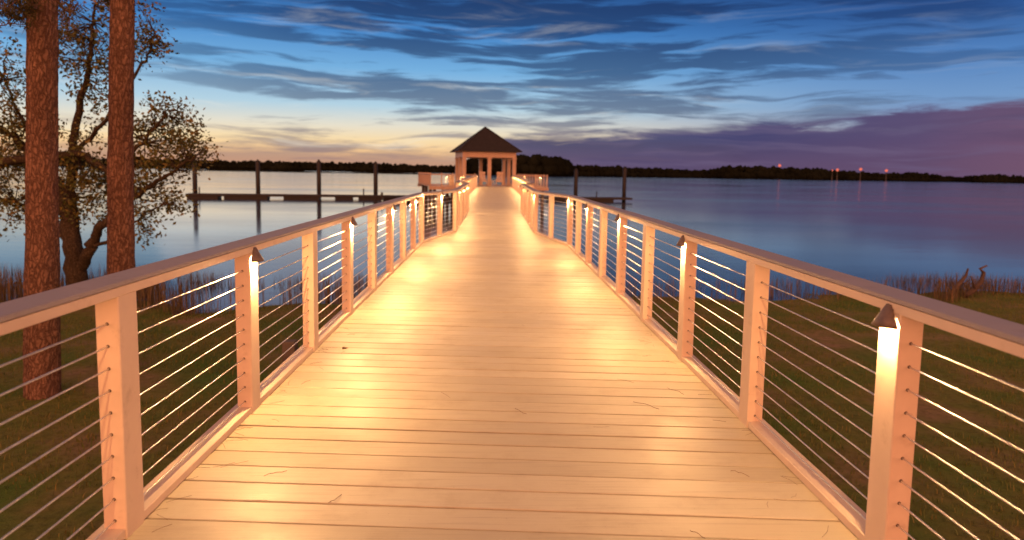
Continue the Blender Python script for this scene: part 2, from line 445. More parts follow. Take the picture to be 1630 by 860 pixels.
def railing(side):
    nm = 'left' if side < 0 else 'right'
    root = empty('cable_railing', (side*1.51, -1.6, 0))
    tag(root, 'cream %s railing of posts and steel cables with a flat cap' % ('left-hand' if side < 0 else 'right-hand'), 'railing', 'cable railings of the boardwalk')
    off = (-side*1.51, 1.6, 0)
    pts = []
    for k in range(K0, K1+1):
        q = yk(k); pts.append((side*half(q), q + SK*side*half(q), elev(q)))
    def part(mb, name, mat, smooth=False): return mb.build(name, mat, root, smooth, off)
    mb = MB(); mb.sweep(pts, [(-.006,1.031),(-.003,1.028),(.136,1.028),(.139,1.031),(.139,1.044),(.136,1.047),(-.003,1.047),(-.006,1.044)], side); part(mb, 'cap_rail', M['cap'])
    mb = MB(); mb.sweep(pts, [(-.003,.991),(0,.988),(.033,.988),(.036,.991),(.036,1.0255),(-.003,1.0255)], side); part(mb, 'top_rail', M['paint'])
    mb = MB(); mb.sweep(pts, [(.006,.004),(.084,.004),(.084,.039),(.081,.042),(.009,.042),(.006,.039)], side); part(mb, 'bottom_rail', M['paint'])
    for i, (x_, y_, z_) in enumerate(pts):
        a = Vector(pts[max(0, i-1)]); b = Vector(pts[min(len(pts)-1, i+1)])
        d = (b-a).to_2d().normalized(); ang = math.atan2(-d.x, d.y)
        Mx = Matrix.Translation((x_, y_, z_)) @ Matrix.Rotation(ang, 4, 'Z')
        mb = MB()
        lo, hi = ((0, -.07, -.02), (.092, .07, 1.0235)) if side > 0 else ((-.092, -.07, -.02), (0, .07, 1.0235))
        mb.box(lo, hi, Mx, .004); nf = len(mb.f)
        if i < 12:                                           # dark drilled holes where the cables pass
            for c in range(10):
                zc = .880 - .0894*c
                for sy in (-1, 1):
                    ring = [Mx @ Vector((side*.046+0.007*math.cos(w_*math.pi/4), sy*.0706, zc+0.007*math.sin(w_*math.pi/4))) for w_ in range(8)]
                    mb.face(ring if sy < 0 else ring[::-1])
        po = part(mb, 'post', M['paint']); po.data.materials.append(M['hole'])
        for f_ in po.data.polygons[nf:]: f_.material_index = 1
    for c in range(10):
        zc = .880 - .0894*c; mb = MB()
        line = []
        for i, (x_, y_, z_) in enumerate(pts):
            line.append((x_+side*.046, y_, z_+zc))
            if i < len(pts)-1:
                nx, ny, nz = pts[i+1]
                line.append(((x_+nx)/2+side*.046, (y_+ny)/2, (z_+nz)/2+zc-random.uniform(.0, .0012)))
        mb.tube(line, .0036, 6)
        part(mb, 'cable', M['cable'], True)
    return root
railing(-1); railing(1)

# ------------------------------------------------------------------ hooded lamps
def lamp_proto():
    root = empty('post_lamp')
    h = MB(); n = 14
    for (rr, zz, pr) in ((.012, .084, .012), (.032, .052, .030), (.052, .023, .045), (.066, 0.0, .056)):
        for i in range(n+1):
            a = math.pi*i/n; h.v.append((-math.sin(a)*pr, math.cos(a)*rr, zz))
    for (rr, zz, pr) in ((.062, 0.0, .052), (.049, .021, .041), (.028, .049, .026), (.008, .078, .008)):
        for i in range(n+1):
            a = math.pi*i/n; h.v.append((-math.sin(a)*pr, math.cos(a)*rr, zz))
    for r_ in range(7):
        for i in range(n):
            b = r_*(n+1)+i; h.f.append((b, b+n+1, b+n+2, b+1))
    b = 0; h.f.append(tuple(range(0, n+1)))
    h.build('hood', M['bronze'], root, True)
    bp = MB(); bp.box((-.006, -.03, -.004), (.0, .03, .07), None, .002); bp.build('back_plate', M['bronze'], root)
    g = MB(); g.tube([(-.035, -.024, .007), (-.035, .024, .007)], .009, 10); g.build('bulb', M['glass'], root, True)
    return root
LC, LP = (1.0, .52, .19), 90.0
def light(name, parent, pos, power, rad=.010):
    l = bpy.data.lights.new(name, 'POINT'); l.energy = power; l.color = LC; l.shadow_soft_size = rad
    o = bpy.data.objects.new(name, l); col.objects.link(o); o.parent = parent; o.location = pos; return o
ORD = ['nearest','second','third','fourth','fifth','sixth','seventh','eighth','ninth','tenth','eleventh','twelfth','thirteenth','fourteenth','fifteenth','sixteenth','seventeenth','eighteenth','nineteenth','twentieth','twenty-first','twenty-second','twenty-third']
proto = lamp_proto(); first = True
for side in (-1, 1):
    ks = [k for k in range(-1, K1+1) if (k % 2 == 1) == (side < 0)]
    vis = 0
    for k in ks:
        q = yk(k); d = Vector((half(yk(k+.5))-half(yk(k-.5)), DY)).normalized()
        ang = math.atan2(-side*d.x, d.y)
        if first: o = proto; first = False
        else:
            o = copy_tree(proto)
            for c_ in list(o.children):
                if c_.type == 'LIGHT': bpy.data.objects.remove(c_)
        inward = Vector((-side*d.y, d.x*1.0)) 
        o.location = (side*(half(q)-.0033), q + SK*side*half(q), .945-.012+elev(q))
        o.rotation_euler = (0, 0, ang + (0 if side > 0 else math.pi))
        if k >= 0:
            w = ORD[vis]; vis += 1
        sd = 'left' if side < 0 else 'right'
        lab = ('bronze hooded lamp lit on the %s railing, %s lamp from the viewer' % (sd, w)) if k >= 0 else 'bronze hooded lamp lit on the %s railing, just behind the viewer' % sd
        tag(o, lab, 'lamp', 'hooded lamps along the boardwalk railings')
        light('lamp_light', o, (-.017, 0, -.001), LP*(.5 if k >= 10 else .28 if k < 0 else .36 if k == 0 else .7 if side > 0 else 1.0))

# ------------------------------------------------------------------ pavilion platform
A = R(11); PZ = .215
plat_c = Vector((0, 60.55, PZ))
PM = Matrix.Translation(plat_c) @ Matrix.Rotation(A, 4, 'Z')
def plat(x_, y_, z_=0.0): return PM @ Vector((x_, y_, z_))
pl = empty('pavilion_deck', plat_c, A)
tag(pl, 'wide timber platform on piles carrying the pavilion at the far end', 'deck')
XL, XR, YB = -5.75, 4.95, 12.0
mb = MB(); y = 0.12
while y < YB:
    mb.box((XL, y, -.045), (XR, y+.172, -.004)); y += .18
mb.build('decking', M['deck'], pl)
mb = MB(); mb.box((XL-.03, .07, -.3), (XR+.03, .115, -.008)); mb.box((XL-.03, YB+.08, -.3), (XR+.03, YB+.12, -.008)); mb.build('rim_joist', M['tan'], pl)
for xx in (XL+.5, -3.2, -1.2, 1.2, 3.2, XR-.4):
    for yy in (.6, 4.2, 8, 11.5):
        mb = MB(); mb.tube([(xx, yy, -4.4), (xx, yy, -.05)], .16, 10); mb.build('support_pile', M['timber'], pl, True)

def wing_rail(p0, p1, label, place):
    a = plat(*p0); b = plat(*p1); L_ = (b-a).length; ang = math.atan2((b-a).y, (b-a).x)
    root = empty('wing_railing', a, ang); tag(root, label, 'railing', 'railings round the pavilion deck')
    mb = MB(); mb.box((-.02, -.08, 1.02), (L_+.02, .08, 1.06)); mb.build('cap_rail', M['tan'], root)
    mb = MB(); mb.box((0, -.02, .96), (L_, .02, 1.017)); mb.build('top_rail', M['tan'], root)
    mb = MB(); mb.box((0, -.03, .06), (L_, .03, .11)); mb.build('bottom_rail', M['tan'], root)
    n = max(1, round(L_/1.1))
    for i in range(n+1):
        x_ = L_*i/n; mb = MB(); mb.box((x_-.045, -.05, 0), (x_+.045, .05, 1.15)); mb.build('post', M['tan'], root)
    for i in range(8):
        mb = MB(); z_ = .19+.09*i; mb.tube([(0, 0, z_), (L_, 0, z_)], .006, 6); mb.build('cable', M['cable'], root)
wing_rail((XL+.1, .2, 0), (-1.75, .2, 0), 'cable railing on the front left wing of the pavilion deck', 0)
wing_rail((1.75, .2, 0), (XR-.1, .2, 0), 'cable railing on the front right wing of the pavilion deck', 0)
wing_rail((XL+.08, .35, 0), (XL+.08, YB, 0), 'cable railing along the left side of the pavilion deck', 0)
wing_rail((XR-.08, .35, 0), (XR-.08, YB, 0), 'cable railing along the right side of the pavilion deck', 0)
for (x_, lab) in ((-4.2, 'hooded lamp glowing on the front left wing of the pavilion deck'), (-2.9, 'hooded lamp at the inner end of the front left wing railing'), (4.2, 'hooded lamp glowing on the front right wing of the pavilion deck'), (2.6, 'hooded lamp at the inner end of the front right wing railing')):
    o = copy_tree(proto); tag(o, lab, 'lamp', 'hooded lamps on the pavilion deck railings')
    o.location = plat(x_, .13, .86); o.rotation_euler = (0, 0, A + R(90))
    for c_ in list(o.children):
        if c_.type == 'LIGHT': bpy.data.objects.remove(c_)
    light('lamp_light', o, (-.017, 0, -.001), LP*.3)

# pavilion: hipped roof on eight columns
GC = Vector((-.97, 66.2, PZ))
gz = empty('pavilion', GC, A)
tag(gz, 'open pavilion with a dark pyramid roof on pale columns over the water', 'pavilion')
hs = 2.36
for ix in (-1, 0, 1):
    for iy in (-1, 0, 1):
        if ix == 0 and iy == 0: continue
        mb = MB(); cx, cy = ix*hs, iy*hs
        mb.box((cx-.16, cy-.16, .25), (cx+.16, cy+.16, 2.62), None, .01); mb.box((cx-.2, cy-.2, 0), (cx+.2, cy+.2, .246)); mb.box((cx-.2, cy-.2, 2.5), (cx+.2, cy+.2, 2.63))
        mb.build('column', M['tan'], gz)
b_ = hs+.16
mb = MB()
mb.box((-b_, -b_, 2.64), (b_, -b_+.3, 3.14)); mb.box((-b_, b_-.3, 2.64), (b_, b_, 3.14))
mb.box((-b_, -b_+.302, 2.64), (-b_+.3, b_-.302, 3.14)); mb.box((b_-.3, -b_+.302, 2.64), (b_, b_-.302, 3.14))
mb.build('beam', M['tan'], gz)
e_ = 2.95; apex = 5.56
mb = MB()
for (s0, s1) in (((-1,-1),(1,-1)), ((1,-1),(1,1)), ((1,1),(-1,1)), ((-1,1),(-1,-1))):
    rows = 22
    for r_ in range(rows):                                  # overlapping shingle courses
        f0 = r_/rows; f1 = (r_+1)/rows+.006
        z0 = 3.19+(apex-3.19)*f0 + .02; z1 = 3.19+(apex-3.19)*min(1, f1)
        w0 = e_*(1-f0); w1 = max(.001, e_*(1-f1))
        a0 = Vector((s0[0]*w0, s0[1]*w0, z0)); b0 = Vector((s1[0]*w0, s1[1]*w0, z0)); a1 = Vector((s0[0]*w1, s0[1]*w1, z1)); b1 = Vector((s1[0]*w1, s1[1]*w1, z1))
        mb.face([a0, b0, b1, a1]); dn = Vector((0, 0, -.03)); mb.face([a0+dn, b0+dn, b0, a0])
rf = mb.build('roof', M['roofing'], gz)
mb = MB(); mb.face([(-e_+.01,-e_+.01,3.16),(e_-.01,-e_+.01,3.16),(e_-.01,e_-.01,3.16),(-e_+.01,e_-.01,3.16)]); mb.build('soffit', M['tan'], gz)
for (sx, sy) in ((-1,-1),(1,-1),(1,1),(-1,1)):
    mb = MB(); mb.tube([(sx*(e_+.02), sy*(e_+.02), 3.2), (0, 0, apex+.02)], .06, 6); mb.build('hip_ridge', M['roofing'], rf)
mb = MB(); mb.tube([(0,0,apex-.05),(0,0,apex+.03),(0,0,apex+.05)], [.12,.09,.02], 8); mb.build('finial', M['roofing'], rf)

# rocking chairs and table at the front of the pavilion
def chair():
    root = empty('rocking_chair')
    mb = MB(); mb.box((-.27,-.26,.42),(.27,.24,.46)); mb.build('seat', M['tan'], root)
    T = Matrix.Translation((0,.25,.45)) @ Matrix.Rotation(R(-14), 4, 'X')
    mb = MB()
    for i in range(6): mb.box((-.26+i*.09, -.012, .08), (-.26+i*.09+.065, .012, .74), T)
    mb.box((-.29,-.02,.74),(.29,.02,.88), T); mb.box((-.29,-.02,0),(.29,.02,.075), T); mb.build('backrest', M['tan'], root)
    for s in (-1, 1):
        mb = MB(); mb.box((s*.31-.045,-.3,.64),(s*.31+.045,.26,.67)); mb.build('armrest', M['tan'], root)
        for yy in (-.24, .2):
            mb = MB(); mb.box((s*.29-.022, yy-.022, .05),(s*.29+.022, yy+.022, .638)); mb.build('leg', M['tan'], root)
        mb = MB(); mb.tube([(s*.29, -.5+.1*i, .03+.5*((i-4.7)/10)**2) for i in range(11)], .025, 6); mb.build('rocker', M['tan'], root)
    return root
c1 = chair(); c1.location = plat(-.72, 1.3); c1.rotation_euler = (0,0,A+R(12)); tag(c1, 'white high-backed rocking chair before the pavilion, left of the small table', 'chair', 'rocking chairs before the pavilion')
c2 = copy_tree(c1); c2.location = plat(.72, 1.4); c2.rotation_euler = (0,0,A-R(14)); tag(c2, 'white high-backed rocking chair before the pavilion, right of the small table', 'chair', 'rocking chairs before the pavilion')
tb = empty('side_table', plat(.02, 1.2), A); tag(tb, 'small pale table between the two rocking chairs', 'table')
mb = MB(); mb.tube([(0,0,.5),(0,0,.54)], .26, 18); mb.build('table_top', M['tan'], tb)
for i in range(3):
    a = 2.1*i; mb = MB(); mb.tube([(.2*math.cos(a), .2*math.sin(a), 0), (.08*math.cos(a), .08*math.sin(a), .498)], .025, 6); mb.build('leg', M['tan'], tb)
bn = empty('litter_bin', plat(-3.75, .75), A); tag(bn, 'pale slatted litter bin on the left wing of the pavilion deck', 'bin')
mb = MB(); mb.box((-.24,-.24,.04),(.24,.24,.85)); mb.build('body', M['tan'], bn)
mb = MB(); mb.box((-.28,-.28,.853),(.28,.28,.93)); mb.build('lid', M['tan'], bn)

# ------------------------------------------------------------------ floating dock and pilings beyond
DA = R(10.0); D0 = Vector((0, 82.5, WATER)); 
dock = empty('floating_dock', D0, DA); tag(dock, 'long dark floating dock on separate floats beyond the pavilion', 'dock')
x0, x1 = -34.4, 17.2
mb = MB(); q = x0
while q < x1: mb.box((q, -1.1, .42), (min(x1, q+.29), 1.1, .5)); q += .3
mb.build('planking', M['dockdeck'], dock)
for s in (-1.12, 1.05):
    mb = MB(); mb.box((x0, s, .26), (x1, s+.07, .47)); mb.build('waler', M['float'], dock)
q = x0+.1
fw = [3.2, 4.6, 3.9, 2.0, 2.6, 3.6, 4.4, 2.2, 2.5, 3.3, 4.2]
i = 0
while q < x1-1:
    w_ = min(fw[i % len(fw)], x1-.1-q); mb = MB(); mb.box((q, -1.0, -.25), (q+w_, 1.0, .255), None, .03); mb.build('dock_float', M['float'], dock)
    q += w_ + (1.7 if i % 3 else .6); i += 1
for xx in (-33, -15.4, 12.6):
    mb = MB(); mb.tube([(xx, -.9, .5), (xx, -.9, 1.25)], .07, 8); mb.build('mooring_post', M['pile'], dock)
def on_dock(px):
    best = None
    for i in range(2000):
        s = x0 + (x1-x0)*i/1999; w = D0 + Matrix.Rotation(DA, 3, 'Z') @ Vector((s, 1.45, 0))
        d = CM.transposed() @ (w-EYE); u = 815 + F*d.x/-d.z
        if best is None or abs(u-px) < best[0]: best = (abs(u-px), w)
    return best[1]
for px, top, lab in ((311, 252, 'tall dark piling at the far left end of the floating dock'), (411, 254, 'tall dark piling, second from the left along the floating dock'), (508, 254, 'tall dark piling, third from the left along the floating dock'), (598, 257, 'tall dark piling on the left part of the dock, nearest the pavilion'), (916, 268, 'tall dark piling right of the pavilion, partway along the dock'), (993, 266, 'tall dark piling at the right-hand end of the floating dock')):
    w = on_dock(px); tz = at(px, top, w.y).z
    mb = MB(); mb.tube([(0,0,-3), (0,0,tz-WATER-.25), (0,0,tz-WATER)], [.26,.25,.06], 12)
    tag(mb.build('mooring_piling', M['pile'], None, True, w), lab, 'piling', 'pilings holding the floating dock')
# skiff moored at the dock
bt = empty('rowing_boat', at(640, 311, 74)*1.0, R(8)); bt.location.z = WATER
tag(bt, 'small dark boat moored at the dock, left of the pavilion', 'boat')
mb = MB(); ns = 14
for i in range(ns+1):
    u = i/ns; x_ = -2.0+4.0*u; w_ = .75*math.sin(math.pi*min(1, .25+u*.75))**.6 if u < 1 else .02; sh = .55+.25*u*u
    for (yy, zz) in ((-w_, sh), (-w_*.8, .15), (0, -.1), (w_*.8, .15), (w_, sh), (w_*.9, sh-.02), (0, .1), (-w_*.9, sh-.02)): mb.v.append((x_, yy, zz))
for i in range(ns):
    for k in range(8):
        j = (k+1) % 8; mb.f.append((i*8+k, i*8+8+k, i*8+8+j, i*8+j))
mb.f.append(tuple(range(8))); mb.f.append(tuple(ns*8+k for k in reversed(range(8))))
mb.build('hull', M['canoe'], bt)
for xx in (-1.0, .4):
    mb = MB(); mb.box((xx-.14,-.55,.4),(xx+.14,.55,.44)); mb.build('seat', M['timber'], bt)
mb = MB(); mb.box((-2.25,-.16,.2),(-2.02,.16,1.05), None, .04); mb.build('outboard_motor', M['canoe'], bt)

# ------------------------------------------------------------------ far shores
def treeline(name, pts, label, n_per, seed):
    """pts: (px, shoreline dip in metres away, treetop px above water)"""
    random.seed(seed); mb = MB()
    for (p0, d0, h0), (p1, d1, h1) in zip(pts, pts[1:]):
        steps = max(2, int(abs(p1-p0)*n_per))
        for i in range(steps):
            f = (i+random.random())/steps; px = p0+(p1-p0)*f; D = d0+(d1-d0)*f; hh = (h0+(h1-h0)*f)/F*D
            for r_ in range(2):
                dd = D+random.uniform(0, 40)*(r_+.3); w = at(px, 300, dd); hgt = hh*random.uniform(.55, .95)
                rad = hgt*random.uniform(.22, .38)
                mb.blob((w.x, w.y, WATER+hgt-rad*.9), rad, .5, 1.3, 8, 6, random.uniform(.8, 1.3))
                mb.blob((w.x+random.uniform(-1,1)*rad, w.y-rad*.3, WATER+hgt*.35), rad*1.1, .5, 1.2, 8, 5, .9)
    for (p0, d0, h0), (p1, d1, h1) in zip(pts, pts[1:]):        # undergrowth along the water
        a = at(p0, 300, d0); b = at(p1, 300, d1)
        n = 14
        for i in range(n):
            c = a.lerp(b, (i+.5)/n); L_ = (b-a).length/n
            mb.box((c.x-L_*.52, c.y-2, WATER-.5), (c.x+L_*.52, c.y+25, WATER+max(1.5, (h0+h1)/2/F*d0*.45)*random.uniform(.8, 1.1)))
    o = mb.build(name, M['forest'], None, True); tag(o, label, 'treeline', kind='stuff'); return o
treeline('treeline', [(-200, 1500, 16), (300, 1500, 15), (520, 1500, 15), (700, 1500, 13), (830, 1400, 13)], 'low dark wooded shore on the far side of the lake, left', .6, 3)
treeline('treeline', [(738, 900, 22), (760, 850, 30), (800, 800, 31), (838, 800, 34), (895, 800, 30), (912, 850, 20), (1000, 900, 16), (1120, 1000, 14), (1170, 1000, 21), (1280, 1000, 20), (1400, 1050, 13), (1460, 1050, 15), (1520, 1080, 9), (1580, 1050, 15), (1640, 1050, 11), (1900, 1050, 14)], 'dark wooded far shore with uneven treetops, right of the pavilion', .7, 5)
random.seed(11)
mm = MB()
for (p0, p1, D, hpx) in ((280, 700, 700, 1.6), (330, 480, 900, 2.0), (560, 660, 1000, 1.8)):
    a = at(p0, 300, D); b = at(p1, 300, D)
    n = 40
    for i in range(n):
        c = a.lerp(b, (i+.5)/n); L_ = (b-a).length/n; hh = hpx/F*D*random.uniform(.5, 1.1)
        mm.box((c.x-L_*.6, c.y, WATER-.3), (c.x+L_*.6, c.y+12, WATER+hh))
tag(mm.build('marsh_islands', M['forest']), 'thin dark strips of marsh low on the lake', 'marsh', kind='stuff')
# red lights over the far shore
for px, py, lab in ((1050, 275, 'red beacon light on a mast, lowest and leftmost over the far shore'), (1241, 265, 'red beacon light on a mast, highest over the far shore'), (1325, 272, 'faint red beacon on a short mast close beside a brighter one'), (1333, 272, 'red beacon on a mast beside the faint one'), (1370, 271, 'red beacon on a mast between two others over the far trees'), (1411, 273, 'red beacon light on a mast, rightmost over the far shore')):
    w = at(px, py, 1010); r_ = empty('beacon_mast', (w.x, w.y, WATER)); tag(r_, lab, 'beacon', 'red beacons on the far shore')
    hz = w.z-WATER; rr = 1.1 if px == 1325 else 2.0
    mb = MB(); mb.tube([(0,0,0),(0,0,hz)], [.9,.35], 6); mb.build('mast', M['mast'], r_)
    mb = MB(); mb.blob((0,0,hz+rr*.6), rr, 0, 1, 12, 8); mb.build('lamp', M['beacon'], r_, True)

# ------------------------------------------------------------------ pine trunks by the left railing
def pine(name_label, axis_px, Y, widths, seed):
    """axis_px: (px, py) up the trunk at depth Y; widths in metres"""
    random.seed(seed); root_p = at(axis_px[0][0], axis_px[0][1], Y)
    root = empty('pine_tree', (root_p.x, root_p.y, ground_z(root_p.x, root_p.y))); tag(root, name_label, 'tree', 'pine trees left of the boardwalk')
    P = [at(a, b, Y) for a, b in axis_px]
    gz_ = root.location.z
    P = [Vector((P[0].x, P[0].y, gz_-.2))] + P
    top = P[-1] + (P[-1]-P[-2]).normalized()*7
    P.append(top); W = [widths[0]*1.35] + list(widths) + [widths[-1]*.5]
    # resample
    pts, rad = [], []
    for (a, b, ra, rb) in zip(P, P[1:], W, W[1:]):
        n = max(2, int((b-a).length/.045))
        for i in range(n): pts.append(a.lerp(b, i/n)); rad.append((ra+(rb-ra)*i/n)*.43)
    mb = MB(); N = 44
    for i, (p_, r_) in enumerate(zip(pts, rad)):
        for k_ in range(N):
            a = 2*math.pi*k_/N; d = Vector((math.cos(a), math.sin(a), 0))
            q = Vector((d.x*2.6, d.y*2.6, p_.z*.9)); q2 = Vector((d.x*6, d.y*6, p_.z*3.2))
            n_ = noise.noise(q+Vector((seed,0,0)))*.07 + abs(noise.noise(q2+Vector((0,seed,0))))*.10
            mb.v.append(tuple(p_ + d*r_*(1+n_) - Vector(root.location)))
    for i in range(len(pts)-1):
        for k_ in range(N):
            j = (k_+1) % N; mb.f.append((i*N+k_, i*N+j, i*N+N+j, i*N+N+k_))
    mb.build('trunk', M['pine'], root, True)
    return root, pts
def needle_spray(mb, c, n, L_):
    for i in range(n):
        d = Vector((random.gauss(0,1), random.gauss(0,1), random.gauss(0,.8)+.2)).normalized(); l = L_*random.uniform(.6, 1.1)
        s_ = d.orthogonal().normalized()*.006
        o_ = Vector(c)+Vector((random.gauss(0,.05), random.gauss(0,.05), random.gauss(0,.04)))
        mb.face([o_-s_, o_+s_, o_+d*l])
p1, _ = pine('pine with a thick reddish trunk, left of the two by the railing', [(68, 640), (67, 440), (67, 250), (68, 0)], 9.4, (.50, .46, .41, .385), 2)
p2, _ = pine('pine with a reddish trunk, right of the two and closer to the lake', [(194, 590), (193, 420), (192, 250), (195, 0)], 10.6, (.47, .43, .385, .37), 5)
def pine_crown(root, Y, branches, seed):
    random.seed(seed); br = MB(); nd = MB(); L0 = Vector(root.location)
    for (a, b) in branches:
        A_ = at(a[0], a[1], Y)-L0; B_ = at(b[0], b[1], Y+random.uniform(-.6, .3))-L0
        pts = [A_.lerp(B_, f)+Vector((0,0,-.12*math.sin(math.pi*f)))+Vector((random.gauss(0,.02),0,random.gauss(0,.02))) for f in (0,.25,.5,.75,1)]
        br.tube(pts, [.028,.022,.016,.012,.006], 6)
        for f in (.35,.5,.62,.75,.85,.95,1.0):
            c = A_.lerp(B_, f); tip = c+Vector((random.gauss(0,.14), random.gauss(0,.14), random.gauss(0,.10)))
            br.tube([c, tip], [.008,.004], 5); needle_spray(nd, tip, 46, .16)
    for i in range(26):                                        # the crown well above the frame
        f = random.uniform(.35, 1.0); z0 = 5.0+6.0*f; a = random.uniform(0, 6.28); L_ = 2.6*(1.15-f)
        base = Vector((0,0,z0)); tip = base+Vector((math.cos(a)*L_, math.sin(a)*L_, random.uniform(-.2,.7)))
        br.tube([base, base.lerp(tip,.5)+Vector((0,0,.1)), tip], [.05,.03,.01], 6)
        for q in range(14):
            c = base.lerp(tip, random.uniform(.3,1))+Vector((random.gauss(0,.25),random.gauss(0,.25),random.gauss(0,.2))); needle_spray(nd, c, 30, .17)
    br.build('branches', M['pine'], root, True); nd.build('crown', M['needle'], root)
pine_crown(p1, 9.2, [((60, 5), (5, 18)), ((60, -20), (10, 40)), ((85, -5), (122, 8)), ((60,-30),(-10,-5))], 21)
pine_crown(p2, 10.6, [((180, -35), (150, -10))], 22)

# ------------------------------------------------------------------ spreading oak behind the pines
def oak():
    random.seed(31); Y = 17.0
    base = at(122, 462, Y); base.z = ground_z(base.x, base.y)-.1
    root = empty('oak_tree', base); tag(root, 'spreading oak with bare lower limbs and small leaves behind the pines', 'tree')
    wood = MB(); lv = MB(); tips = []
    def limb(pts, r0, r1, Yo=None):
        P = [(Vector(at(a, b, Y+dy))-base) for (a, b, dy) in pts]
        Q = []
        for i in range(len(P)-1):
            for s in range(5):
                f = s/5; Q.append(P[i].lerp(P[i+1], f)+Vector((random.gauss(0,.025),random.gauss(0,.03),random.gauss(0,.025))))
        Q.append(P[-1]); n = len(Q)
        wood.tube(Q, [r0+(r1-r0)*i/(n-1) for i in range(n)], 8); tips.append(Q)
        return Q
    B = (122, 470, 0)
    limb([B, (118, 410, 0), (112, 370, .1), (104, 330, .3), (90, 290, .6), (60, 255, .8), (20, 215, .8), (-20, 190, .8)], .26, .05)
    limb([(124, 430, 0), (140, 405, -.2), (150, 378, -.3), (170, 350, -.4), (200, 325, -.6), (235, 300, -.8), (275, 275, -1.0), (310, 250, -1.0)], .15, .02)
    limb([(118, 400, 0), (117, 350, .2), (112, 290, .3), (118, 225, .3), (126, 165, .2), (140, 110, .0), (150, 50, 0), (150, 10, 0)], .15, .025)
    limb([(118, 240, .3), (150, 215, .0), (185, 170, -.3), (215, 120, -.5), (238, 80, -.6), (256, 62, -.7)], .06, .015)
    limb([(-60, 285, 0), (0, 262, 0), (60, 252, -.2), (110, 244, -.3), (140, 250, -.4), (165, 268, -.5), (190, 290, -.6), (225, 300, -.8)], .12, .05)
    limb([(118, 395, 0), (90, 360, .4), (50, 330, .6), (10, 320, .7), (-40, 300, .7)], .09, .02)
    limb([(190, 290, -.5), (215, 240, -.7), (245, 205, -.8), (270, 180, -.9), (290, 165, -1)], .06, .012)
    limb([(145, 395, -.2), (170, 385, -.4), (205, 360, -.6), (240, 335, -.8), (280, 325, -.9)], .05, .012)
    limb([(60, 255, .8), (40, 200, .7), (15, 150, .6), (-5, 100, .6)], .06, .015)
    limb([(-40, 190, .5), (5, 120, .5), (10, 90, .5)], .05, .012)
    clumps = [(128,55,42,60),(150,40,34,45),(110,95,30,34),(150,105,34,46),(130,145,30,30),(160,150,24,26),(105,40,26,26),
      (160,5,30,30),(232,42,24,26),(246,66,22,26),(226,92,18,18),(258,76,12,10),(222,20,16,10),
      (262,178,30,36),(292,195,26,32),(250,205,34,40),(300,225,22,30),(272,240,36,58),(230,215,26,28),(310,248,20,22),(240,258,34,46),(290,265,24,24),(328,243,10,8),
      (245,285,30,34),(222,305,28,30),(265,320,26,30),(235,335,24,24),(285,328,16,12),(222,362,18,16),(242,372,12,9),
      (125,215,30,26),(110,260,28,36),(140,270,34,52),(160,285,30,44),(120,300,34,48),(150,320,30,38),(110,335,28,24),(165,345,20,16),
      (20,130,40,34),(10,170,44,54),(30,205,40,64),(10,235,40,70),(30,262,36,60),(15,290,40,60),(30,318,34,44),(5,340,34,30),(-30,200,60,60),(-40,280,60,60),(35,95,24,16)]
    pts_all = [q for Q in tips for q in Q[3:]]
    for (cx, cy, r_, n_) in clumps:
        cyy = cy; Yc = Y + (.6 if cx < 60 else -.5 if cx > 180 else 0)
        C = Vector(at(cx, cyy, Yc))-base; rr = r_*Yc/F
        near = min(pts_all, key=lambda q: (q-C).length)
        nt = max(4, int(n_*.3))
        hubs = []
        for i in range(nt):
            h_ = C+Vector((random.gauss(0,.55)*rr, random.gauss(0,.7)*rr, random.gauss(0,.55)*rr)); hubs.append(h_)
            mid = near.lerp(h_, .55)+Vector((random.gauss(0,.06), random.gauss(0,.06), random.gauss(0,.06)))
            wood.tube([near, mid, h_], [.014,.009,.004], 5, False)
        for i in range(n_*8):
            h_ = random.choice(hubs); o_ = h_+Vector((random.gauss(0,.15), random.gauss(0,.15), random.gauss(0,.12)))
            d = Vector((random.gauss(0,1),random.gauss(0,1),random.gauss(0,.8))).normalized(); s_ = d.orthogonal().normalized(); s_.rotate(Matrix.Rotation(random.uniform(0,6.28),3,d))
            l = random.uniform(.065,.125); w_ = l*random.uniform(.22,.34)
            lv.face([o_, o_+d*l*.5+s_*w_, o_+d*l, o_+d*l*.5-s_*w_])
    wood.build('trunk', M['oakbark'], root, True); lv.build('crown', M['leaf'], root)
oak()

# ------------------------------------------------------------------ grass and reeds
def blades(name, mat, n, pick, hmin, hmax, w, label, cat, seed, lean=.35):
    random.seed(seed); mb = MB()
    while len(mb.f) < n:
        q = pick()
        if q is None: continue
        x_, y_ = q; z_ = ground_z(x_, y_)-.01
        if z_ < WATER-.6: continue
        h_ = random.uniform(hmin, hmax); a = random.uniform(0, 6.28); l_ = abs(random.gauss(0, lean))*h_
        dx, dy = math.cos(a), math.sin(a); p_ = Vector((x_, y_, z_)); s_ = Vector((-dy, dx, 0))*w*random.uniform(.6, 1.2)
        m_ = p_+Vector((dx*l_*.35, dy*l_*.35, h_*.6)); t_ = p_+Vector((dx*l_, dy*l_, h_))
        n0 = len(mb.v); mb.v += [tuple(p_-s_), tuple(p_+s_), tuple(m_+s_*.7), tuple(m_-s_*.7), tuple(t_)]
        mb.f.append((n0, n0+1, n0+2, n0+3)); mb.f.append((n0+3, n0+2, n0+4))
    o = mb.build(name, mat); tag(o, label, cat, kind='stuff'); return o
def gl():
    y_ = 2+15.0*random.random()**.8; x_ = random.uniform(-1.75, -13.5)
    if y_ > shore(x_)-.3: return None
    if noise.noise(Vector((x_*.55, y_*.55, 1))) < -.18 + .3*random.random() - .15: return None
    return x_, y_
